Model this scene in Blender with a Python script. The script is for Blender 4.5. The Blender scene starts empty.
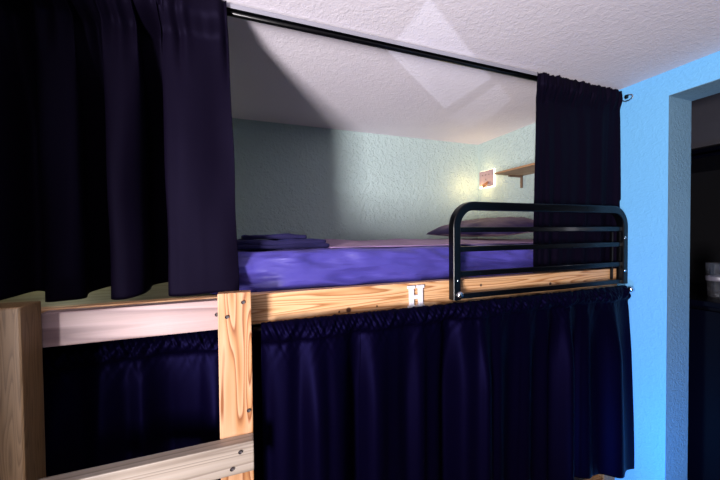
import bpy, bmesh, math, random
from mathutils import Vector, Matrix, noise
random.seed(4)
S = bpy.context.scene
COL = S.collection
H = 1.55            # eye height; every z below is measured from the eye and lifted by H when built
PI = math.pi

# ------------------------------------------------------------------ helpers
def link(o):
    COL.objects.link(o); return o

def thing(name, label, cat, loc=(0, 0, 0), group=None):
    o = link(bpy.data.objects.new(name, None))
    o.location = (loc[0], loc[1], loc[2] + H)
    o.empty_display_size = .05
    o['label'] = label; o['category'] = cat
    if group: o['group'] = group
    return o

def tag(o, label, cat, group=None):
    o['label'] = label; o['category'] = cat
    if group: o['group'] = group
    return o

def obj(name, bm, mat, parent=None, smooth=False, origin=None, recalc=True):
    if recalc: bmesh.ops.recalc_face_normals(bm, faces=bm.faces[:])
    if parent is not None: org = Vector(parent.location)
    elif origin is not None: org = Vector((origin[0], origin[1], origin[2] + H))
    else: org = Vector((0, 0, 0))
    for v in bm.verts:
        v.co.z += H
        v.co -= org
    me = bpy.data.meshes.new(name)
    bm.to_mesh(me); bm.free()
    o = link(bpy.data.objects.new(name, me))
    for m in (mat if isinstance(mat, (list, tuple)) else [mat]): me.materials.append(m)
    if smooth:
        for p in me.polygons: p.use_smooth = True
    if parent is not None: o.parent = parent
    else: o.location = org
    return o

def struct(o):
    o['kind'] = 'structure'; return o

def box(bm, x0, x1, y0, y1, z0, z1, bev=0, seg=2, M=None, mi=0):
    r = bmesh.ops.create_cube(bm, size=1)
    vs = r['verts']
    for v in vs:
        v.co = Vector(((x0 + x1) / 2 + v.co.x * (x1 - x0), (y0 + y1) / 2 + v.co.y * (y1 - y0), (z0 + z1) / 2 + v.co.z * (z1 - z0)))
    if bev:
        es = list({e for v in vs for e in v.link_edges})
        r = bmesh.ops.bevel(bm, geom=es, offset=bev, segments=seg, affect='EDGES', profile=.6)
        vs = list({v for f in r['faces'] for v in f.verts} | {v for v in vs if v.is_valid})
    if mi:
        for f in {f for v in vs for f in v.link_faces}: f.material_index = mi
    if M is not None:
        for v in vs: v.co = M @ v.co
    return vs

def NB(): return bmesh.new()

def boxo(name, b, mat, parent=None, bev=0, **k):
    bm = NB(); box(bm, *b, bev=bev); return obj(name, bm, mat, parent, **k)

def frame_of(d):
    d = d.normalized()
    a = Vector((0, 1, 0)) if abs(d.y) < .9 else Vector((1, 0, 0))
    u = d.cross(a).normalized(); w = u.cross(d).normalized()
    return u, w

def tube(bm, pts, r, n=16, square=False, caps=True, rfun=None):
    """sweep a round or rounded-square section along pts lying in an XZ-ish plane"""
    pts = [Vector(p) for p in pts]; rings = []
    for i, p in enumerate(pts):
        d = (pts[min(i + 1, len(pts) - 1)] - pts[max(i - 1, 0)])
        u, w = frame_of(d)
        rr = rfun(i) if rfun else r
        ring = []
        if square:
            c = rr * .72; q = []
            for sx, sy in ((1, 1), (-1, 1), (-1, -1), (1, -1)):
                for k in range(4):
                    a0 = {(1, 1): 0, (-1, 1): PI/2, (-1, -1): PI, (1, -1): 1.5*PI}[(sx, sy)]
                    a = a0 + k / 3 * PI / 2
                    q.append((sx * c + (rr - c) * math.cos(a), sy * c + (rr - c) * math.sin(a)))
            for a, b in q: ring.append(bm.verts.new(p + u * a + w * b))
        else:
            for k in range(n):
                a = 2 * PI * k / n
                ring.append(bm.verts.new(p + u * math.cos(a) * rr + w * math.sin(a) * rr))
        rings.append(ring)
    for A, B in zip(rings, rings[1:]):
        m = len(A)
        for k in range(m): bm.faces.new((A[k], A[(k + 1) % m], B[(k + 1) % m], B[k]))
    if caps:
        bm.faces.new(rings[0][::-1]); bm.faces.new(rings[-1])

def ball(bm, c, r, sc=(1, 1, 1), seg=20):
    bmesh.ops.create_uvsphere(bm, u_segments=seg, v_segments=seg // 2, radius=1,
        matrix=Matrix.Translation(c) @ Matrix.Diagonal((r * sc[0], r * sc[1], r * sc[2], 1)))

def lathe(bm, prof, c, axis='Z', n=32):
    rings = []
    for r, h in prof:
        ring = []
        for k in range(n):
            a = 2 * PI * k / n
            p = Vector((r * math.cos(a), r * math.sin(a), h))
            if axis == 'Y': p = Vector((p.x, -p.z, p.y))
            ring.append(bm.verts.new(Vector(c) + p))
        rings.append(ring)
    for A, B in zip(rings, rings[1:]):
        for k in range(n): bm.faces.new((A[k], A[(k + 1) % n], B[(k + 1) % n], B[k]))
    return rings

def sheet(fn, nu, nv):
    bm = NB(); g = []
    for j in range(nv + 1):
        g.append([bm.verts.new(fn(i / nu, j / nv)) for i in range(nu + 1)])
    for j in range(nv):
        for i in range(nu): bm.faces.new((g[j][i], g[j][i + 1], g[j + 1][i + 1], g[j + 1][i]))
    return bm

def sst(a, b, x):
    t = max(0, min(1, (x - a) / (b - a))); return t * t * (3 - 2 * t)

def N1(x, y=0, z=0): return noise.noise(Vector((x, y, z)))

# ------------------------------------------------------------------ materials
def mat(name):
    m = bpy.data.materials.new(name); m.use_nodes = True
    nt = m.node_tree; b = nt.nodes['Principled BSDF']
    return m, nt, b

def nd(nt, t, **k):
    n = nt.nodes.new(t)
    for a, v in k.items():
        if a in n.inputs.keys() if isinstance(a, str) else False: n.inputs[a].default_value = v
        else: setattr(n, a, v)
    return n

def srgb(h):
    h = h.lstrip('#'); c = [int(h[i:i + 2], 16) / 255 for i in (0, 2, 4)]
    return tuple([x / 12.92 if x <= .04045 else ((x + .055) / 1.055) ** 2.4 for x in c] + [1])

def plain(name, col, rough=.5, metal=0, spec=.5, **k):
    m, nt, b = mat(name)
    b.inputs['Base Color'].default_value = srgb(col)
    b.inputs['Roughness'].default_value = rough; b.inputs['Metallic'].default_value = metal
    b.inputs['Specular IOR Level'].default_value = spec
    tc = nt.nodes.new('ShaderNodeTexCoord'); n = nt.nodes.new('ShaderNodeTexNoise'); n.inputs['Scale'].default_value = k.get('ns', 40)
    mr = nt.nodes.new('ShaderNodeMapRange'); mr.inputs['To Min'].default_value = max(0, rough - .06); mr.inputs['To Max'].default_value = min(1, rough + .06)
    nt.links.new(tc.outputs['Object'], n.inputs['Vector']); nt.links.new(n.outputs[0], mr.inputs['Value']); nt.links.new(mr.outputs[0], b.inputs['Roughness'])
    if 'coat' in k: b.inputs['Coat Weight'].default_value = k['coat']; b.inputs['Coat Roughness'].default_value = .08
    if k.get('bump'):
        bp = nt.nodes.new('ShaderNodeBump'); bp.inputs['Strength'].default_value = k['bump']; bp.inputs['Distance'].default_value = .002
        nt.links.new(n.outputs[0], bp.inputs['Height']); nt.links.new(bp.outputs[0], b.inputs['Normal'])
    return m

def plaster(name, col, col2, scale=75, strength=.6, dist=.004, rough=.75, knock=0.5):
    """painted orange-peel / knock-down plaster"""
    m, nt, b = mat(name); L = nt.links
    tc = nt.nodes.new('ShaderNodeTexCoord')
    n1 = nt.nodes.new('ShaderNodeTexNoise'); n1.inputs['Scale'].default_value = scale; n1.inputs['Detail'].default_value = 3; n1.inputs['Roughness'].default_value = .55
    n2 = nt.nodes.new('ShaderNodeTexNoise'); n2.inputs['Scale'].default_value = scale * .33; n2.inputs['Detail'].default_value = 2; n2.inputs['Distortion'].default_value = .6
    n3 = nt.nodes.new('ShaderNodeTexNoise'); n3.inputs['Scale'].default_value = 3; n3.inputs['Detail'].default_value = 4
    for n in (n1, n2, n3): L.new(tc.outputs['Object'], n.inputs['Vector'])
    r2 = nt.nodes.new('ShaderNodeValToRGB'); r2.color_ramp.elements[0].position = .48; r2.color_ramp.elements[1].position = .6
    L.new(n2.outputs[0], r2.inputs[0])
    mx = nt.nodes.new('ShaderNodeMath'); mx.operation = 'MULTIPLY_ADD'; mx.inputs[1].default_value = knock
    L.new(r2.outputs[0], mx.inputs[0]); L.new(n1.outputs[0], mx.inputs[2])
    bp = nt.nodes.new('ShaderNodeBump'); bp.inputs['Strength'].default_value = strength; bp.inputs['Distance'].default_value = dist
    L.new(mx.outputs[0], bp.inputs['Height']); L.new(bp.outputs[0], b.inputs['Normal'])
    mc = nt.nodes.new('ShaderNodeMix'); mc.data_type = 'RGBA'
    mc.inputs[6].default_value = srgb(col); mc.inputs[7].default_value = srgb(col2)
    L.new(n3.outputs[0], mc.inputs[0]); L.new(mc.outputs[2], b.inputs['Base Color'])
    b.inputs['Roughness'].default_value = rough; b.inputs['Specular IOR Level'].default_value = .35
    return m

def wood(name, axis, light, dark, mid=None, scale=9, rings=7, stretch=.07, rough=.5, offs=(0, 0, 0), knots=()):
    """softwood: contour lines of a stretched noise read as growth rings; knots are darker spots"""
    m, nt, b = mat(name); L = nt.links
    tc = nt.nodes.new('ShaderNodeTexCoord')
    mp = nt.nodes.new('ShaderNodeMapping'); sc = [1, 1, 1]; sc['XYZ'.index(axis)] = stretch
    mp.inputs['Scale'].default_value = sc; mp.inputs['Location'].default_value = offs
    L.new(tc.outputs['Object'], mp.inputs['Vector'])
    n1 = nt.nodes.new('ShaderNodeTexNoise'); n1.inputs['Scale'].default_value = scale; n1.inputs['Detail'].default_value = 1.2; n1.inputs['Distortion'].default_value = .15
    L.new(mp.outputs[0], n1.inputs['Vector'])
    mu = nt.nodes.new('ShaderNodeMath'); mu.operation = 'MULTIPLY'; mu.inputs[1].default_value = rings * 2.4
    fr = nt.nodes.new('ShaderNodeMath'); fr.operation = 'FRACT'
    L.new(n1.outputs[0], mu.inputs[0]); L.new(mu.outputs[0], fr.inputs[0])
    rp = nt.nodes.new('ShaderNodeValToRGB'); e = rp.color_ramp.elements
    e[0].position = 0; e[0].color = srgb(light); e[1].position = 1; e[1].color = srgb(light)
    q = e.new(.55); q.color = srgb(mid or light); q = e.new(.86); q.color = srgb(dark)
    L.new(fr.outputs[0], rp.inputs[0])
    # fine fibres
    mp2 = nt.nodes.new('ShaderNodeMapping'); sc2 = [1, 1, 1]; sc2['XYZ'.index(axis)] = .02
    mp2.inputs['Scale'].default_value = sc2; L.new(tc.outputs['Object'], mp2.inputs['Vector'])
    n2 = nt.nodes.new('ShaderNodeTexNoise'); n2.inputs['Scale'].default_value = 260; n2.inputs['Detail'].default_value = 3
    L.new(mp2.outputs[0], n2.inputs['Vector'])
    mr = nt.nodes.new('ShaderNodeMapRange'); mr.inputs['To Min'].default_value = .78; mr.inputs['To Max'].default_value = 1.15
    L.new(n2.outputs[0], mr.inputs['Value'])
    ml = nt.nodes.new('ShaderNodeMix'); ml.data_type = 'RGBA'; ml.blend_type = 'MULTIPLY'; ml.inputs[0].default_value = 1
    L.new(rp.outputs[0], ml.inputs[6]); L.new(mr.outputs[0], ml.inputs[7])
    out = ml.outputs[2]
    for (kx, ky, kz, kr) in knots:
        gm = nt.nodes.new('ShaderNodeVectorMath'); gm.operation = 'DISTANCE'; gm.inputs[1].default_value = (kx, ky, kz)
        L.new(tc.outputs['Object'], gm.inputs[0])
        kk = nt.nodes.new('ShaderNodeMapRange'); kk.interpolation_type = 'SMOOTHSTEP'
        kk.inputs['From Min'].default_value = kr * .6; kk.inputs['From Max'].default_value = kr * 1.3; kk.inputs['To Min'].default_value = 1; kk.inputs['To Max'].default_value = 0
        L.new(gm.outputs['Value'], kk.inputs['Value'])
        mm = nt.nodes.new('ShaderNodeMix'); mm.data_type = 'RGBA'; mm.inputs[7].default_value = srgb('#3a1d10')
        L.new(kk.outputs[0], mm.inputs[0]); L.new(out, mm.inputs[6]); out = mm.outputs[2]
    L.new(out, b.inputs['Base Color'])
    b.inputs['Roughness'].default_value = rough
    bp = nt.nodes.new('ShaderNodeBump'); bp.inputs['Strength'].default_value = .25; bp.inputs['Distance'].default_value = .001
    L.new(n2.outputs[0], bp.inputs['Height']); L.new(bp.outputs[0], b.inputs['Normal'])
    return m

def fabric(name, col, col2=None, rough=.6, sheen=.3, sheencol='#8080ff', weave=900, spec=.3, bump=.15, wr=0, st='#ffffff'):
    m, nt, b = mat(name); L = nt.links
    tc = nt.nodes.new('ShaderNodeTexCoord')
    n = nt.nodes.new('ShaderNodeTexNoise'); n.inputs['Scale'].default_value = 14; n.inputs['Detail'].default_value = 4
    L.new(tc.outputs['Object'], n.inputs['Vector'])
    mc = nt.nodes.new('ShaderNodeMix'); mc.data_type = 'RGBA'; mc.inputs[6].default_value = srgb(col); mc.inputs[7].default_value = srgb(col2 or col)
    L.new(n.outputs[0], mc.inputs[0]); L.new(mc.outputs[2], b.inputs['Base Color'])
    w = nt.nodes.new('ShaderNodeTexNoise'); w.inputs['Scale'].default_value = weave; w.inputs['Detail'].default_value = 1
    L.new(tc.outputs['Object'], w.inputs['Vector'])
    bp = nt.nodes.new('ShaderNodeBump'); bp.inputs['Strength'].default_value = bump; bp.inputs['Distance'].default_value = .0006
    L.new(w.outputs[0], bp.inputs['Height'])
    last = bp
    if wr:
        mp = nt.nodes.new('ShaderNodeMapping'); mp.inputs['Rotation'].default_value = (0, .5, .3); mp.inputs['Scale'].default_value = (2.2, 3, 9)
        L.new(tc.outputs['Object'], mp.inputs['Vector'])
        n3 = nt.nodes.new('ShaderNodeTexNoise'); n3.inputs['Scale'].default_value = 1.6; n3.inputs['Detail'].default_value = 3; n3.inputs['Distortion'].default_value = .5
        L.new(mp.outputs[0], n3.inputs['Vector'])
        b2 = nt.nodes.new('ShaderNodeBump'); b2.inputs['Strength'].default_value = wr; b2.inputs['Distance'].default_value = .03
        L.new(n3.outputs[0], b2.inputs['Height']); L.new(bp.outputs[0], b2.inputs['Normal']); last = b2
    L.new(last.outputs[0], b.inputs['Normal'])
    b.inputs['Roughness'].default_value = rough; b.inputs['Specular IOR Level'].default_value = spec
    b.inputs['Specular Tint'].default_value = srgb(st)
    b.inputs['Sheen Weight'].default_value = sheen; b.inputs['Sheen Tint'].default_value = srgb(sheencol); b.inputs['Sheen Roughness'].default_value = .4
    return m

def emis(name, col, s):
    m, nt, b = mat(name); b.inputs['Base Color'].default_value = srgb(col)
    b.inputs['Emission Color'].default_value = srgb(col); b.inputs['Emission Strength'].default_value = s
    return m

M = {}
M['ceiling'] = plaster('ceiling_plaster', '#dcd6dc', '#d0cad4', scale=130, strength=.38, dist=.0025, knock=.35)
M['back_wall'] = plaster('pale_green_plaster', '#a9bbb8', '#a2b5b5', scale=120, strength=.95, dist=.005, knock=.5)
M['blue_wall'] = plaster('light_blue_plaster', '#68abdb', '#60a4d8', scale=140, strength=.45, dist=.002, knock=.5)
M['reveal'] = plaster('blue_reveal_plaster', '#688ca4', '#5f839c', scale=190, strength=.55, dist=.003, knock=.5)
M['floor'] = wood('floor_boards', 'X', '#5a4636', '#3a2c20', scale=12)
M['pine'] = wood('pine_rail', 'X', '#d6ab80', '#9a6437', '#c8996a', scale=15, rings=7, stretch=.055, offs=(.3, 0, .4), knots=((.035, -.45, 1.279, .010), (.0, -.45, 1.276, .004), (.145, -.45, 1.283, .004), (.62, -.45, 1.33, .006), (1.02, -.45, 1.31, .008)))
M['pine_up'] = wood('pine_upright', 'Z', '#bf9470', '#804a25', '#ae7c50', scale=17, rings=6, stretch=.10, offs=(.13, .2, .1))
M['pine_board'] = wood('pine_weathered_board', 'X', '#a28a88', '#786060', '#937b78', scale=10, rings=4, stretch=.06, offs=(0, .4, .1))
M['pine_rung'] = wood('pine_rung', 'X', '#a2968a', '#7b6e62', '#95897c', scale=12, rings=5, stretch=.03, offs=(.5, .4, .3))
M['post'] = wood('pine_post', 'Z', '#846747', '#654a2b', '#7b5e3d', scale=34, rings=5, stretch=.07, offs=(.5, .1, .3))
M['ply'] = wood('plywood_platform', 'X', '#a59c7c', '#837a58', '#9a9070', scale=5, rings=3, stretch=.2)
M['shelfwood'] = wood('shelf_wood', 'Y', '#b08a66', '#86623f', '#a37c58', scale=14, rings=4)
M['black_metal'] = plain('black_enamel_steel', '#020204', .3, spec=.22, coat=.05)
M['rod_face'] = plain('grey_rod_reflection', '#85848e', .45, metal=.2)  # window reflection on black enamel, put in as grey colour
M['chrome'] = plain('chrome', '#d5dae2', .12, metal=1)
M['screw'] = plain('dark_zinc_screw', '#3b3438', .55, metal=.2)
M['white_paint'] = plain('white_painted_wood', '#d4d0d6', .45)
M['curtain'] = fabric('navy_blackout_cloth', '#02010a', '#02010e', rough=.5, sheen=.0, spec=.075, st='#8078ff')
M['curtain_up'] = fabric('black_blackout_cloth', '#06040d', '#080510', rough=.6, sheen=.0, spec=.045, st='#c0b4ff')
M['sheet'] = fabric('violet_blue_sheet', '#3c3680', '#453f90', rough=.45, sheen=.3, sheencol='#b0a0ff', wr=.5)
M['sheen_sheet'] = fabric('mauve_sheen_sheet', '#7d6690', '#8a6f92', rough=.7, sheen=.2, sheencol='#ffd0d8', wr=.4)  # mauve stands in for grazing light on the violet-blue sheet
M['blanket'] = fabric('dark_navy_fleece', '#0e0a30', '#120d3a', rough=.9, sheen=.15, wr=.2)
M['pillow'] = fabric('plum_pillow_cloth', '#1f173e', '#2d2146', rough=.7, sheen=.2, sheencol='#c09aa8', wr=.3)
M['plate'] = plain('mauve_lamp_plate', '#8f7c86', .5)
M['glow'] = emis('lamp_glow_rim', '#ffe9c4', 4)
M['lens'] = emis('lamp_lens', '#ffe08a', 12)
M['copper'] = plain('brass_lamp_arm', '#c98f68', .35, metal=.7)
M['dark_back'] = plain('dark_grey_panel', '#2a292e', .4, spec=.5)
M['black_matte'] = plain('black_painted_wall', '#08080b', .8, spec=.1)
M['black_gloss'] = plain('black_gloss_lacquer', '#020207', .18, spec=.12)
M['steel_bracket'] = plain('brown_bracket_steel', '#6b5648', .5, metal=.3)
M['frost'] = plain('frosted_glass_band', '#5a5965', .3)
g, nt, b = mat('clear_glass')
b.inputs['Transmission Weight'].default_value = .985; b.inputs['Roughness'].default_value = .03; b.inputs['IOR'].default_value = 1.45
b.inputs['Base Color'].default_value = (.92, .94, 1, 1); M['glass'] = g

# ------------------------------------------------------------------ the room
CZ = .7236; XW = 1.7975; YB = 2.08; FZ = -H
def slab(name, b, m): return struct(boxo(name, b, m))
slab('floor', (-3.2, 3.0, -2.6, YB + .1, FZ - .1, FZ), M['floor'])
slab('ceiling', (-3.2, 3.0, -2.6, YB + .1, CZ, CZ + .1), M['ceiling'])
slab('wall_back', (-1.9, 3.0, YB, YB + .1, FZ, CZ), M['back_wall'])
slab('wall_left', (-2.0, -1.9, .35, YB + .1, FZ, CZ), M['back_wall'])
slab('wall_light_blocker', (-1.9, -.79, .30, .36, FZ, CZ), M['blue_wall'])  # added unseen wall piece that shades the left curtain, upright and board
YJ = .85; ZD = .6123; XD = 1.9754; YN = -.15
# right wall with a doorway: far pier (alcove part painted pale like the back wall), lintel and near pier
bm = NB(); box(bm, XW, XD, YJ, YB, FZ, CZ)
for f in bm.faces:
    pass
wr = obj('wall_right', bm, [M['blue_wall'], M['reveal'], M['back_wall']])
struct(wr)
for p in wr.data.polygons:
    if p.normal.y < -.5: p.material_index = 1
slab('wall_right_lintel', (XW, XD, YN, YJ, ZD, CZ), M['blue_wall'])
slab('wall_right_near', (XW, XD, -2.6, YN, FZ, CZ), M['blue_wall'])
# inner side of the bunk alcove: same wall, painted the pale green of the back wall from the bed's front inward
slab('trim_1', (XW - .002, XW, 1.10, YB, FZ, CZ), M['back_wall'])
# soffit of the doorway in the shaded paint
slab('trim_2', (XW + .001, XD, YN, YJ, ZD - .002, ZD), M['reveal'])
# closet behind the doorway
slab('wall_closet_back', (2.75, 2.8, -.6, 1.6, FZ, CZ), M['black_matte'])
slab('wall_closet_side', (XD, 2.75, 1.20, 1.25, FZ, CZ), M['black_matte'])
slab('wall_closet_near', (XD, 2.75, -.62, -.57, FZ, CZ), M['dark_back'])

# ------------------------------------------------------------------ bunk bed
RZT, RZB = -.1903, -.2878
bed = thing('bunk_bed', 'pine bunk bed with a knotty side rail above the navy curtain', 'bunk bed', (.3, 1.5, FZ))
boxo('side_rail', (-1.0, 1.79, 1.05, 1.088, RZB, RZT), M['pine'], bed, bev=.003)
boxo('platform', (-1.0, 1.79, 1.089, 2.07, -.235, -.215), M['ply'], bed, bev=.002)
boxo('back_rail', (-1.0, 1.79, 2.03, 2.07, -.33, -.236), M['pine'], bed, bev=.003)
boxo('side_rail', (-1.0, 1.70, 1.05, 1.088, -1.37, -1.27), M['pine'], bed, bev=.003)
boxo('platform', (-1.0, 1.70, 1.089, 2.02, -1.33, -1.31), M['ply'], bed, bev=.002)
for x, y in ((1.70, 1.05), (1.70, 1.98), (-1.09, 1.05), (-1.09, 1.98)):
    boxo('post', (x, x + .085, y, y + .085, FZ, RZB - .002), M['post'], bed, bev=.004)

# ladder standing against the rail
lad = thing('bed_ladder', 'pine ladder screwed to the bunk front, wide rung between two uprights', 'ladder', (-.25, .98, FZ))
boxo('upright', (-.084, .007, .972, 1.009, FZ, -.168), M['pine_up'], lad, bev=.003)
# left upright stands edge-on
boxo('upright', (-.64, -.492, .932, 1.01, FZ, -.160), M['post'], lad, bev=.005)
boxo('top_board', (-.50, .004, 1.012, 1.049, -.2825, -.194), M['pine_board'], lad, bev=.004)
boxo('rung', (-.491, .0075, .931, .971, -.676, -.5895), M['pine_rung'], lad, bev=.003)
def screw(x, y, z, r=.0045, par=lad):
    bm = NB(); lathe(bm, [(0, 0), (r * .6, 0), (r, .0006), (r, .003)][::-1], (x, y - .0016, z), 'Y', 14)
    o = obj('screw', bm, M['screw'], par)
    return o
from_px = [(-.016, .972, -.197), (-.060, .972, -.236), (-.005, .972, -.52), (-.029, .931, -.612), (-.051, .931, -.655), (-.554, .932, -.245), (-.09, 1.012, -.236)]
for x, y, z in from_px: screw(x, y, z, .0052)

# ------------------------------------------------------------------ mattress, bedding
def soft_box(name, x0, x1, y0, y1, z0, z1, m, parent=None, wr=.006, r=.03, nx=90, ny=40, nz=10, fx=6, label=None, seed=0, origin=None, cuts=30):
    bm = NB()
    bmesh.ops.create_cube(bm, size=1)
    bmesh.ops.subdivide_edges(bm, edges=bm.edges[:], cuts=cuts, use_grid_fill=True)
    cx, cy, cz = (x0 + x1) / 2, (y0 + y1) / 2, (z0 + z1) / 2
    hx, hy, hz = (x1 - x0) / 2, (y1 - y0) / 2, (z1 - z0) / 2
    for v in bm.verts:
        p = Vector((v.co.x * 2 * hx, v.co.y * 2 * hy, v.co.z * 2 * hz))
        q = Vector((max(-hx + r, min(hx - r, p.x)), max(-hy + r, min(hy - r, p.y)), max(-hz + r, min(hz - r, p.z))))
        d = p - q
        if d.length > 1e-6:
            n = d.normalized(); p = q + n * r
        else: n = Vector((0, 0, 0))
        a = Vector(((p.x * .8 + p.z * 2.2) * fx, p.y * fx, (p.z * 4 - p.x * .5) * fx))
        w = noise.fractal(a + Vector((seed, seed, 0)), 1, 2, 3) * wr
        up = 1 if p.z > -hz * .8 else .2
        v.co = Vector((cx, cy, cz)) + p + n * w * up
    return bm

bm = soft_box('mattress', -.12, 1.775, 1.114, 2.055, -.208, -.058, None, wr=.006, r=.03, fx=5, cuts=84)
for v in bm.verts:
    if v.co.y < 1.16:
        # diagonal drag folds of the sheet on the front side
        x, z = v.co.x, v.co.z
        a = N1(x * 3.2 + z * 5.5, z * 9 - x * 1.2, 2); b_ = N1(x * 7 + z * 13, z * 16 - x * 2.6, 7)
        rd = (1 - abs(a) * 5) * .013 + (1 - abs(b_) * 4) * .007
        k = sst(1.16, 1.125, v.co.y) if False else min(1, (1.16 - v.co.y) / .04)
        v.co.y -= max(-.012, min(.013, rd)) * k
mt = obj('mattress', bm, M['sheet'], None, smooth=True, origin=(.79, 1.58, -.213))
tag(mt, 'mattress in a creased violet-blue sheet on the top bunk', 'mattress')
bm = soft_box('m2', -.9, 1.68, 1.175, 2.0, -1.309, -1.17, None, wr=.010, r=.04, fx=5)
tag(obj('mattress', bm, M['sheet'], None, smooth=True, origin=(.4, 1.55, -1.309)), 'purple mattress of the lower bunk just showing below the curtain hem', 'mattress')

# added rumpled layer; its mauve stands in for grazing sheen on the mattress
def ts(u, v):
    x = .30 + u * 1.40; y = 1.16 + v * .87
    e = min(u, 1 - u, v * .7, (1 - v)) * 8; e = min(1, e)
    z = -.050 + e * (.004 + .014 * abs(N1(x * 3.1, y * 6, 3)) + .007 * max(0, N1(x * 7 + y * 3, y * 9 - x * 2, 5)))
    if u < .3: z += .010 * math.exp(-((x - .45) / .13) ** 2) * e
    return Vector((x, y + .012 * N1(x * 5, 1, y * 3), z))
o = obj('sheen_layer', sheet(ts, 90, 60), M['sheen_sheet'], None, smooth=True, origin=(1, 1.6, -.034))
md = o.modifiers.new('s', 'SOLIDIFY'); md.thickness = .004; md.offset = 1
tag(o, 'rumpled sheet over the top bunk mattress, its grazing sheen put in as mauve colour', 'sheet')

# folded blankets near the left curtain
def fold_cloth(name, cx, cy, z0, lx, ly, h, layers, label, seed):
    t = thing(name, label, 'blanket', (cx, cy, z0))
    for k in range(layers):
        hh = h / layers
        bm = soft_box('x', cx - lx / 2 + .012 * (k % 2), cx + lx / 2 - .015 * k, cy - ly / 2 + .006 * k, cy + ly / 2 - .01 * k,
                      z0 + k * hh, z0 + (k + 1) * hh + .002, None, wr=.006, r=min(.014, hh * .48), fx=9, seed=seed + k)
        obj('folded_layer', bm, M['blanket'], t, smooth=True)
    return t
fold_cloth('folded_blanket', .125, 1.32, -.0535, .36, .26, .032, 2, 'dark navy blanket folded flat on the mattress, beside the left curtain', 3)
fold_cloth('folded_towel', .100, 1.32, -.0165, .24, .20, .014, 1, 'smaller dark navy folded towel lying on top of the folded blanket', 8)

# pillow
def pillow():
    bm = NB(); bmesh.ops.create_cube(bm, size=1)
    bmesh.ops.subdivide_edges(bm, edges=bm.edges[:], cuts=26, use_grid_fill=True)
    for v in bm.verts:
        x, y, z = v.co * 2
        ex = (1 - abs(x) ** 2.6); ey = (1 - abs(y) ** 2.8)
        th = max(0, ex) ** .55 * max(0, ey) ** .55
        pin = 1 - .07 * (1 - abs(abs(x) - abs(y))) * (abs(x) * abs(y))
        px = x * pin; py = y * pin
        w = .012 * noise.fractal(Vector((px * 4, py * 4, z)), 1, 2, 3) * th
        v.co = Vector((1.465 + px * .28, 1.62 + py * .35, .008 + z * (.072 if z > 0 else .034) * th + w * (1 if z > 0 else .3) - .015 * (1 - th)))
        v.co.z += .02 * sst(1.3, 1.55, v.co.x)
    return bm
bm = pillow()
pl = obj('pillow', bm, M['pillow'], None, smooth=True, origin=(1.44, 1.62, -.02))
tag(pl, 'plump plum-coloured pillow behind the black guard rail', 'pillow')

# ------------------------------------------------------------------ curtains
def interp(pts, s):
    for (a, A), (b_, B) in zip(pts, pts[1:]):
        if s <= b_:
            t = (s - a) / (b_ - a) if b_ > a else 0
            return A + (B - A) * t
    return pts[-1][1]

def smooth_poly(pts, s):
    """catmull-rom through 2-D points, s in 0..1"""
    n = len(pts) - 1; x = s * n; i = min(n - 1, int(x)); t = x - i
    P = [pts[max(0, i - 1)], pts[i], pts[i + 1], pts[min(n, i + 2)]]
    r = []
    for k in (0, 1):
        p0, p1, p2, p3 = (q[k] for q in P)
        r.append(.5 * ((2 * p1) + (-p0 + p2) * t + (2 * p0 - 5 * p1 + 4 * p2 - p3) * t * t + (-p0 + 3 * p1 - 3 * p2 + p3) * t ** 3))
    return r

def add_solid(o, th=.0018):
    md = o.modifiers.new('s', 'SOLIDIFY'); md.thickness = th; md.offset = 0

# upper-left curtain: deep pleats; plan positions of the hem, right to left
prof = [(-.040, 1.092), (-.09, 1.092), (-.15, 1.092), (-.20, 1.096), (-.232, 1.110), (-.222, 1.16), (-.215, 1.24), (-.25, 1.27), (-.30, 1.24), (-.295, 1.17),
        (-.30, 1.13), (-.335, 1.105), (-.375, 1.112), (-.383, 1.15), (-.375, 1.22), (-.41, 1.26), (-.46, 1.20), (-.45, 1.13), (-.485, 1.11),
        (-.53, 1.12), (-.55, 1.2), (-.60, 1.24), (-.64, 1.15), (-.70, 1.12), (-.74, 1.2), (-.79, 1.22), (-.82, 1.13), (-.88, 1.12)]
ZT = .7130
def left_curtain(u, v):
    px, py = smooth_poly(prof, u)
    t = v                                   # 0 top, 1 hem
    gather = 1 - sst(0, .3, t)              # pulled together on the rod at the top
    x = px + .010 * N1(u * 7, t * 3) * t
    amp = .25 + .75 * sst(.02, .5, t)
    y = 1.088 + (py - 1.105) * amp + .010 * N1(u * 16, t * 2.3, 4)
    y += gather * .008 * math.sin(u * 150 + 3 * N1(u * 20))
    zt = ZT + .006 * N1(u * 60, 2)
    zb = -.183 + (py - 1.1) * .14 + .003 * math.sin(u * 40)
    z = zt + (zb - zt) * t
    pk = 1 - sst(.045, .11, t)              # pocket passing in front of the rod
    y = y * (1 - pk) + (1.036 + .005 * math.sin(u * 150 + 3 * N1(u * 20))) * pk
    # right edge leans out toward the hem
    if u < .2: x += .012 * t * (1 - u / .2)
    if u < .2: x += -.010 * (1 - t) * (1 - u / .2)
    return Vector((x, y, z))
def curtain_mat_split(o, frac): pass
lc = thing('bunk_curtain', 'long black pleated curtain at the left end of the upper rod', 'curtain', (-.45, 1.08, .70))
c1 = obj('curtain_panel', sheet(left_curtain, 520, 90), M['curtain_up'], lc, smooth=True); add_solid(c1)
def hemband(fn, v0, name, m, par, nu=400):
    return None

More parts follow.
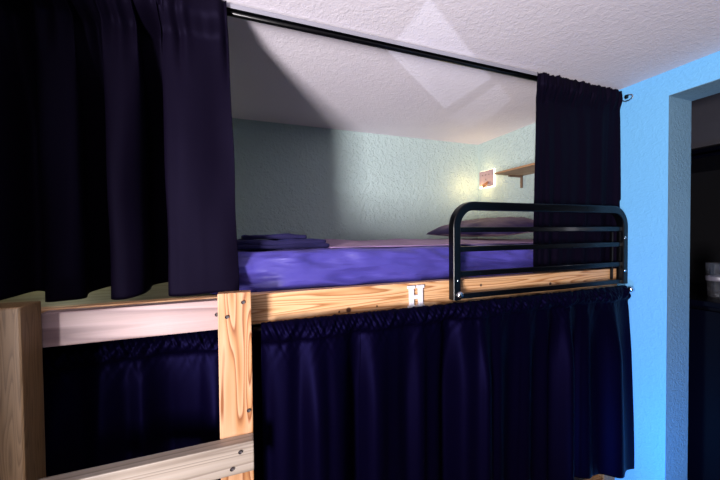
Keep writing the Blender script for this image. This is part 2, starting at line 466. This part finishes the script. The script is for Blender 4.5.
# upper-right curtain: hangs in front of the mattress beside the wall, bunched on the rod
def folds(x, seed, f=9):
    return N1(x * f, seed) + .5 * N1(x * f * 2.3, seed + 4)
def right_curtain(u, v):
    t = v
    xl = 1.262 + (-.015) * sst(0, 1, t); xr = 1.794 - .004 * t
    xl -= .040 * (1 - sst(.045, .12, t))
    x = xl + (xr - xl) * u
    g0 = 1 - sst(.0, .16, t)
    y = 1.078 + .034 * folds(u * .75 + .1 * N1(u * 2, t), 7, 7) * (.25 + .75 * t) + g0 * .016 * N1(u * 21, 1, t * 4)
    z0 = .712 + .006 * N1(u * 25, 9) + .004 * N1(u * 60, 3); z1 = -.188
    y -= .030 * sst(.45, 1, u)
    pk = 1 - sst(.045, .12, t)
    y = y * (1 - pk) + (1.036 + .014 * N1(u * 19, 1) + .010 * N1(u * 47, 3, t * 8)) * pk
    z = z0 + (z1 - z0) * t
    return Vector((x, max(1.0405 if z < .16 else 1.0, min(y, 1.098)), z))
rc = thing('bunk_curtain', 'black curtain bunched on the upper rod against the blue wall', 'curtain', (1.5, 1.08, .70))
c2 = obj('curtain_panel', sheet(right_curtain, 260, 110), M['curtain_up'], rc, smooth=True); add_solid(c2)

# lower curtain: ruffled rod pocket and long soft folds
def lower(x0, x1, yc, ztop, zbot, seed, flare=0, dense=1.0):
    band = .062
    def fn(u, v):
        # v<.25 spends a quarter of rows on the ruffle
        if v < .25: d = v / .25 * band
        else: d = band + (v - .25) / .75 * ((ztop - zbot) - band)
        x = x0 + (x1 - x0) * u
        s = x * dense
        full = sst(band, .35, d)
        # long folds
        y = yc
        fold = .085 * N1(s * 6.4, seed + d * .2) + .062 * N1(s * 13, seed + 2 - d * .15) + .008 * N1(s * 30, seed + 5) * math.exp(-d / .2)
        y += -.012 - abs(fold) * .0 + fold * (.35 + .65 * full) if d > band else 0
        pk = N1(s * 46 + d * 26, seed + 9) + .6 * N1(s * 90 - d * 40, seed + 1)
        if d <= band:
            q = d / band
            y += -.017 * math.sin(q * PI) ** .7 * (1 + .55 * pk) - .012 * q * q + fold * .35 * q * q
        else:
            k = math.exp(-(d - band) / .035)
            y += .006 * pk * k + .006 * k
        z = ztop - d
        if d < band: z += .004 * pk * (1 - d / band)
        if flare:
            w = sst(.75, 1, u) * sst(.1, 1, d / (ztop - zbot))
            y -= .018 * w
        if d > .9 * (ztop - zbot): pass
        return Vector((x, y, z))
    return fn
low = thing('lower_curtain', 'wide navy ruffled curtain hanging below the rail from ladder to wall', 'curtain', (.9, 1.0, -.28))
f1 = lower(.035, 1.772, 1.004, -.272, -1.165, 3, flare=1)
def f1b(u, v):
    p = f1(u, v)
    t = sst(-.3, -1.1, p.z) if False else max(0, min(1, (-.272 - p.z) / .9))
    p.x += .014 * t * sst(.9, 1, u)
    if v > .97: p.z -= .0 
    p.z -= .012 * t * sst(.85, 1, u)
    return p
c3 = obj('curtain_panel', sheet(f1b, 1100, 120), M['curtain'], low, smooth=True); add_solid(c3)
# stitched seam running down the cloth
bm = NB()
pts = [f1b((.361 - .035) / 1.737, .25 + .75 * k / 60) + Vector((0, -.0022, 0)) for k in range(61)]
tube(bm, pts, .0011, 6)
obj('seam', bm, M['curtain'], low, smooth=True)
low2 = thing('lower_curtain', 'dark navy ruffled curtain seen through the ladder, under its top board', 'curtain', (-.4, 1.1, -.30))
c4 = obj('curtain_panel', sheet(lower(-.95, .12, 1.130, -.312, -1.165, 21), 600, 100), M['curtain'], low2, smooth=True); add_solid(c4)

# ------------------------------------------------------------------ rods
rod = thing('curtain_rod', 'square black curtain rod just under the ceiling, window reflection painted grey on its face', 'curtain rod', (.5, 1.06, .70))
bm = NB(); box(bm, -1.0, 1.795, 1.050, 1.079, .7035, .7195, bev=.0022)
ro = obj('pole', bm, [M['black_metal'], M['rod_face']], rod)
for p in ro.data.polygons:
    if p.normal.y < -.8: p.material_index = 1  # front face takes the painted window reflection
bm = NB(); tube(bm, [(-1.0, 1.066, .6975), (1.795, 1.066, .6975)], .0085, 12); obj('round_pole', bm, M['black_metal'], rod, smooth=True)
# little hook bracket on the blue wall
hk = thing('rod_bracket', 'small black and chrome hook on the blue wall at the upper rod end', 'hook', (1.79, 1.0, .67))
bm = NB(); lathe(bm, [(0, -.004), (.010, -.004), (.010, .004), (0, .004)], (1.789, 1.012, .672), 'Y', 16)
obj('base', bm, M['black_metal'], hk)
bm = NB()
tube(bm, [Vector((1.787, 1.006 - .022 * math.sin(a), .668 + .014 * math.cos(a) - .004)) for a in [k * PI * 1.35 / 16 for k in range(17)]], .0032, 8)
obj('hook', bm, M['chrome'], hk, smooth=True)
# rod of the lower curtain
r2 = thing('curtain_rod', 'thin rod carrying the lower navy curtain, chrome ball at the wall end', 'curtain rod', (.9, 1.0, -.30))
bm = NB(); tube(bm, [(.012, 1.006, -.292), (1.775, 1.006, -.292)], .007, 12); obj('pole', bm, M['black_metal'], r2, smooth=True)
bm = NB(); lathe(bm, [(0, -.012), (.008, -.012), (.010, -.004), (.0135, .002), (.0135, .010), (.009, .016), (0, .018)], (1.778, .985, -.286), 'Y', 20)
obj('finial', bm, M['chrome'], r2, smooth=True)
r3 = thing('curtain_rod', 'thin dark rod behind the ladder top board carrying the left lower curtain', 'curtain rod', (-.4, 1.1, -.31))
bm = NB(); tube(bm, [(-1.0, 1.128, -.327), (.13, 1.128, -.327)], .007, 12); obj('pole', bm, M['black_metal'], r3, smooth=True)

# ------------------------------------------------------------------ guard rail
gr = thing('guard_rail', 'black tubular steel guard rail with rounded corners bolted to the bunk rail', 'guard rail', (1.28, 1.02, -.25))
XL, XR, ZTG, RB, YG = .766, 1.778, .108, .085, 1.020
path = [(XL, YG, -.262), (XL, YG, -.1)]
for k in range(13):
    a = PI - k / 12 * PI / 2; path.append((XL + RB + RB * math.cos(a), YG, ZTG - RB + RB * math.sin(a)))
for k in range(13):
    a = PI / 2 - k / 12 * PI / 2; path.append((XR - RB + RB * math.cos(a), YG, ZTG - RB + RB * math.sin(a)))
path += [(XR, YG, -.1), (XR, YG, -.262)]
bm = NB(); tube(bm, path, .0172, square=True); obj('frame', bm, M['black_metal'], gr, smooth=False)
for z in (.013, -.064, -.163, -.251):
    boxo('bar', (XL + .012, XR - .012, YG - .006, YG + .012, z - .011, z + .011), M['black_metal'], gr, bev=.003)
# small square plate behind the upper bars
boxo('backing_bracket', (XR - .05, XR - .04, YG + .016, YG + .026, -.24, .0), M['black_metal'], gr, bev=.002)
def dome(par, x, y, z, r, name='bolt'):
    bm = NB(); lathe(bm, [(r * .3, .0), (r, 0), (r, r * .25), (r * .8, r * .7), (r * .45, r * .92), (0.0001, r)], (x, y, z), 'Y', 20)
    for v in bm.verts: pass
    o = obj(name, bm, M['chrome'], par, smooth=True); return o
dome(gr, XL + .008, YG - .0165, -.242, .0155)
dome(gr, XR - .008, YG - .0165, -.03, .005); dome(gr, XR - .008, YG - .0165, -.196, .006); dome(gr, XL + .002, YG - .0165, -.186, .004)

# ------------------------------------------------------------------ letter H
def letter():
    w, h = .070, .088
    a = w / 2; st = .0075; se = .0155
    half = [(-a, 0), (-a, .011), (-a + .0065, .013), (-a + .0065, h - .013), (-a, h - .011), (-a, h), (-a + 2 * se, h), (-a + 2 * se, h - .011),
            (-a + .0245, h - .013), (-a + .0245, h / 2 + .0075)]
    L = half + [(-x, z) for x, z in half[::-1]]
    R_ = [(x, z) for x, z in [(a - .0245, h / 2 - .0075), (a - .0245, .013), (a - 2 * se, .011), (a - 2 * se, 0)]]
    pts = L[:len(L)] + []
    # outline: left-top half, right-top half mirrored, then the bottom notch
    poly = [(-a, 0), (-a, .011), (-a + .0065, .013), (-a + .0065, h - .013), (-a, h - .011), (-a, h), (-a + 2 * se, h), (-a + 2 * se, h - .011), (-a + .0245, h - .013), (-a + .0245, h / 2 + .0075),
            (a - .0245, h / 2 + .0075), (a - .0245, h - .013), (a - 2 * se, h - .011), (a - 2 * se, h), (a, h), (a, h - .011), (a - .0065, h - .013), (a - .0065, .013), (a, .011), (a, 0),
            (a - 2 * se, 0), (a - 2 * se, .011), (a - .0245, .013), (a - .0245, h / 2 - .0075), (-a + .0245, h / 2 - .0075), (-a + .0245, .013), (-a + 2 * se, .011), (-a + 2 * se, 0)]
    bm = NB()
    vs = [bm.verts.new((x, 0, z)) for x, z in poly]
    f = bm.faces.new(vs)
    r = bmesh.ops.extrude_face_region(bm, geom=[f])
    for v in r['geom']:
        if isinstance(v, bmesh.types.BMVert): v.co.y += .011
    T = Matrix.Translation((.605, 1.0375, -.2870)) @ Matrix.Rotation(math.radians(-1), 4, 'Y')
    for v in bm.verts: v.co = T @ v.co
    return bm
o = obj('letter_h', letter(), M['white_paint'], None, origin=(.605, 1.043, -.287))
md = o.modifiers.new('b', 'BEVEL'); md.width = .0012; md.segments = 2
tag(o, 'white wooden serif letter H fixed to the front of the pine rail', 'letter')

# ------------------------------------------------------------------ lamp and shelf in the corner
XI = XW - .002
lp = thing('reading_lamp', 'square mauve wall lamp with glowing rim and small swivel spot', 'wall lamp', (XI, 1.965, .425))
boxo('glow_rim', (XI - .012, XI - .0005, 1.889, 2.041, .356, .494), M['glow'], lp, bev=.004)
boxo('plate', (XI - .026, XI - .0125, 1.894, 2.036, .361, .489), M['plate'], lp, bev=.003)
for dy, dz in ((-.035, .03), (.0, .03), (.035, .03), (0, -.005)):
    bm = NB(); ball(bm, (XI - .0262, 1.965 + dy, .425 + dz), .005, (.3, 1, 1), 12); obj('button', bm, M['screw'], lp, smooth=True)
bm = NB(); tube(bm, [(XI - .026, 1.945, .396), (XI - .055, 1.93, .378), (XI - .100, 1.925, .350)], .012, 14, rfun=lambda i: (.008, .011, .014)[i]); obj('arm', bm, M['copper'], lp, smooth=True)
bm = NB(); ball(bm, (XI - .108, 1.923, .346), .010, seg=16); obj('lens', bm, M['lens'], lp, smooth=True)

sh = thing('wall_shelf', 'thin brown wooden shelf on the alcove wall beside the glowing lamp', 'shelf', (XI, 1.4, .40))
boxo('board', (1.56, XI - .001, 1.02 + .1, 1.655, .390, .402), M['shelfwood'], sh, bev=.002)
bm = NB(); box(bm, XI - .012, XI - .001, 1.635, 1.650, .308, .3895, bev=.002); box(bm, XI - .12, XI - .001, 1.635, 1.650, .380, .3895, bev=.002)
obj('bracket', bm, M['steel_bracket'], sh)

# ------------------------------------------------------------------ closet behind the doorway
cb = thing('black_cabinet', 'glossy black cabinet in the dark doorway with a glass standing on it', 'cabinet', (2.3, .5, FZ))
boxo('carcass', (2.06, 2.70, -.3, 1.15, FZ, -.36), M['black_gloss'], cb, bev=.004)
boxo('top', (2.04, 2.72, -.32, 1.17, -.359, -.335), M['black_gloss'], cb, bev=.003)
for y0 in (-.28, .2, .68):
    d = boxo('door', (2.045, 2.059, y0, y0 + .455, FZ + .06, -.38), M['black_gloss'], cb, bev=.003)
    bm = NB(); ball(bm, (2.04, y0 + .42, -.45), .008, seg=12)
    obj('knob', bm, M['chrome'], cb, smooth=True)
uc = thing('upper_cabinet', 'black wall cabinet with stepped lower ledge at the top of the doorway', 'cabinet', (2.5, .5, .40))
boxo('carcass', (2.25, 2.74, -.5, 1.19, .44, .70), M['dark_back'], uc, bev=.004)
boxo('ledge', (2.22, 2.74, -.5, 1.19, .405, .425), M['black_gloss'], uc, bev=.003)
boxo('ledge', (2.20, 2.74, -.5, 1.19, .375, .392), M['black_gloss'], uc, bev=.003)

gl = NB()
gx, gy, gz = 2.215, .845, -.3345
lathe(gl, [(.0001, 0), (.034, 0), (.037, .004), (.040, .07), (.046, .168), (.0465, .172), (.0445, .172), (.038, .08), (.0345, .012), (.0001, .010)], (gx, gy, gz), 'Z', 18)
t = thing('drinking_glass', 'x', 'x', (gx, gy, gz))
obj('tumbler', gl, M['glass'], t)
bm = NB(); lathe(bm, [(.0425, .084), (.0434, .086), (.0445, .104), (.0436, .106)], (gx, gy, gz), 'Z', 40)
obj('frosted_band', bm, M['frost'], t, smooth=True)
tag(t, 'clear tapered drinking glass standing on the black cabinet in the doorway', 'glass')

# ------------------------------------------------------------------ lights
def area(name, loc, target, sx, sy, power, col, spread=180):
    l = bpy.data.lights.new(name, 'AREA'); l.shape = 'RECTANGLE'; l.size = sx; l.size_y = sy; l.energy = power; l.color = col; l.spread = math.radians(spread)
    o = link(bpy.data.objects.new(name, l)); o.location = (loc[0], loc[1], loc[2] + H)
    d = Vector(target) - Vector(loc); o.rotation_euler = d.to_track_quat('-Z', 'Y').to_euler()
    return o
# daylight from a window behind and to the left of the camera
area('window_light', (-1.62, -1.15, -.36), (.55, 1.1, .85), .50, 1.1, 104, (1.0, .93, .95), 112)
# added blue fill without a visible source, deepens the low right-hand wall
area('blue_fill', (1.0, .42, -1.35), (1.8, .55, -1.0), .25, .25, 8, (.0, .32, 1.0), 85)
# warm corner lamp
for ly, lz, e in ((2.02, .39, .10), (1.965, .325, .16), (1.965, .525, .10), (1.86, .40, .10)):
    pt = bpy.data.lights.new('lamp_glow', 'POINT'); pt.energy = e; pt.color = (1, .66, .28); pt.shadow_soft_size = .03
    o = link(bpy.data.objects.new('lamp_glow', pt)); o.location = (XI - .055, min(ly, 2.04), lz + H)
pt = bpy.data.lights.new('lamp_glow', 'POINT'); pt.energy = 1.0; pt.color = (1, .66, .26); pt.shadow_soft_size = .04
o = link(bpy.data.objects.new('lamp_glow', pt)); o.location = (XI - .17, 1.95, .37 + H)
pt = bpy.data.lights.new('closet_fill', 'POINT'); pt.energy = .5; pt.color = (.85, .87, 1); pt.shadow_soft_size = .05  # added fill that lifts the grey top of the closet
o = link(bpy.data.objects.new('closet_fill', pt)); o.location = (2.25, .30, .62 + H)
pt = bpy.data.lights.new('closet_fill', 'POINT'); pt.energy = .5; pt.color = (.9, .88, 1); pt.shadow_soft_size = .03  # added point near the glass, there for its highlights
o = link(bpy.data.objects.new('closet_fill', pt)); o.location = (2.04, .56, .02 + H)
# added dim fill behind the left curtain, lifts the platform under its hem
pt = bpy.data.lights.new('bunk_fill', 'POINT'); pt.energy = 1.5; pt.color = (1, .95, .66); pt.shadow_soft_size = .06
o = link(bpy.data.objects.new('bunk_fill', pt)); o.location = (-.75, 1.75, .12 + H)

# two window-pane reflections thrown on the ceiling by a patterned spot
def pane_spot(loc, quads, power, blur=.012):
    l = bpy.data.lights.new('pane_reflection', 'SPOT'); l.energy = power; l.spot_size = math.radians(140); l.spot_blend = .1; l.shadow_soft_size = .003
    o = link(bpy.data.objects.new('pane_reflection', l)); o.location = (loc[0], loc[1], loc[2] + H)
    o.rotation_euler = (math.radians(180), 0, 0)      # pointing straight up
    l.use_nodes = True; nt = l.node_tree; L = nt.links
    em = nt.nodes['Emission']
    tc = nt.nodes.new('ShaderNodeTexCoord'); sp = nt.nodes.new('ShaderNodeSeparateXYZ')
    L.new(tc.outputs['Normal'], sp.inputs[0])
    def mth(op, a, b_=None, c=None, clamp=False):
        n = nt.nodes.new('ShaderNodeMath'); n.operation = op; n.use_clamp = clamp
        for i, q in enumerate((a, b_, c)):
            if q is None: continue
            if isinstance(q, (int, float)): n.inputs[i].default_value = q
            else: L.new(q, n.inputs[i])
        return n.outputs[0]
    hgt = CZ - loc[2]
    az = mth('ABSOLUTE', sp.outputs[2])
    PX = mth('MULTIPLY', mth('DIVIDE', sp.outputs[0], az), SGX * hgt)
    PY = mth('MULTIPLY', mth('DIVIDE', sp.outputs[1], az), SGY * hgt)
    tot = None
    for q, wgt, bars in quads:
        m = None
        c = (sum(p[0] for p in q) / 4, sum(p[1] for p in q) / 4)
        for (ax, ay), (bx, by) in zip(q, q[1:] + q[:1]):
            nx, ny = -(by - ay), bx - ax; ln = math.hypot(nx, ny); nx /= ln; ny /= ln
            if (c[0] - ax) * nx + (c[1] - ay) * ny < 0: nx, ny = -nx, -ny
            d0 = -((ax - loc[0]) * nx + (ay - loc[1]) * ny)
            d = mth('MULTIPLY_ADD', PX, nx, mth('MULTIPLY_ADD', PY, ny, d0))
            f = mth('MULTIPLY_ADD', d, 1 / blur, .5, clamp=True)
            m = f if m is None else mth('MULTIPLY', m, f)
        m = mth('MULTIPLY', m, wgt)
        if bars:
            (ax, ay), (bx, by) = bars
            nx, ny = -(by - ay), bx - ax; ln = math.hypot(nx, ny); nx /= ln; ny /= ln
            if (c[0] - ax) * nx + (c[1] - ay) * ny < 0: nx, ny = -nx, -ny
            d0 = -((ax - loc[0]) * nx + (ay - loc[1]) * ny)
            d = mth('MULTIPLY_ADD', PX, nx, mth('MULTIPLY_ADD', PY, ny, d0))
            st = mth('MULTIPLY_ADD', mth('SINE', mth('MULTIPLY', d, 300)), .5, .5)
            near = mth('SUBTRACT', 1, mth('MULTIPLY', d, 14), clamp=True)
            m = mth('MULTIPLY', m, mth('MULTIPLY_ADD', mth('MULTIPLY', st, near), .9, 1))
        tot = m if tot is None else mth('ADD', tot, m)
    L.new(tot, em.inputs['Strength'])
    l.color = (.80, .84, 1.0)
    return o
SGX, SGY = 1, -1
Q1 = [(.535, .835), (1.085, 1.165), (1.088, 1.534), (.535, 1.129)]
Q2 = [(1.155, 1.195), (1.465, 1.375), (1.45, 1.80), (1.20, 1.64)]
pane_spot((.9, .2, -.3), [(Q1, 1, ((.535, 1.129), (1.088, 1.534))), (Q2, .75, None)], 20)

w = bpy.data.worlds.new('world'); S.world = w; w.use_nodes = True
bg = w.node_tree.nodes['Background']; bg.inputs[0].default_value = (.47, .47, .52, 1); bg.inputs[1].default_value = .11

# ------------------------------------------------------------------ camera
yaw, pitch, roll = .3478, -.0194, -.0095
F = Vector((math.sin(yaw) * math.cos(pitch), math.cos(yaw) * math.cos(pitch), math.sin(pitch)))
R0 = Vector((math.cos(yaw), -math.sin(yaw), 0)); U0 = R0.cross(F)
R = R0 * math.cos(roll) + U0 * math.sin(roll); U = -R0 * math.sin(roll) + U0 * math.cos(roll)
cam = bpy.data.cameras.new('camera'); co = link(bpy.data.objects.new('camera', cam))
cam.sensor_width = 36; cam.lens = 310.1 / 720 * 36; cam.clip_start = .02
co.matrix_world = Matrix(((R.x, U.x, -F.x, 0), (R.y, U.y, -F.y, 0), (R.z, U.z, -F.z, H), (0, 0, 0, 1)))
S.camera = co
S.view_settings.view_transform = 'Standard'; S.view_settings.look = 'None'
S.view_settings.exposure = 0; S.view_settings.gamma = 1
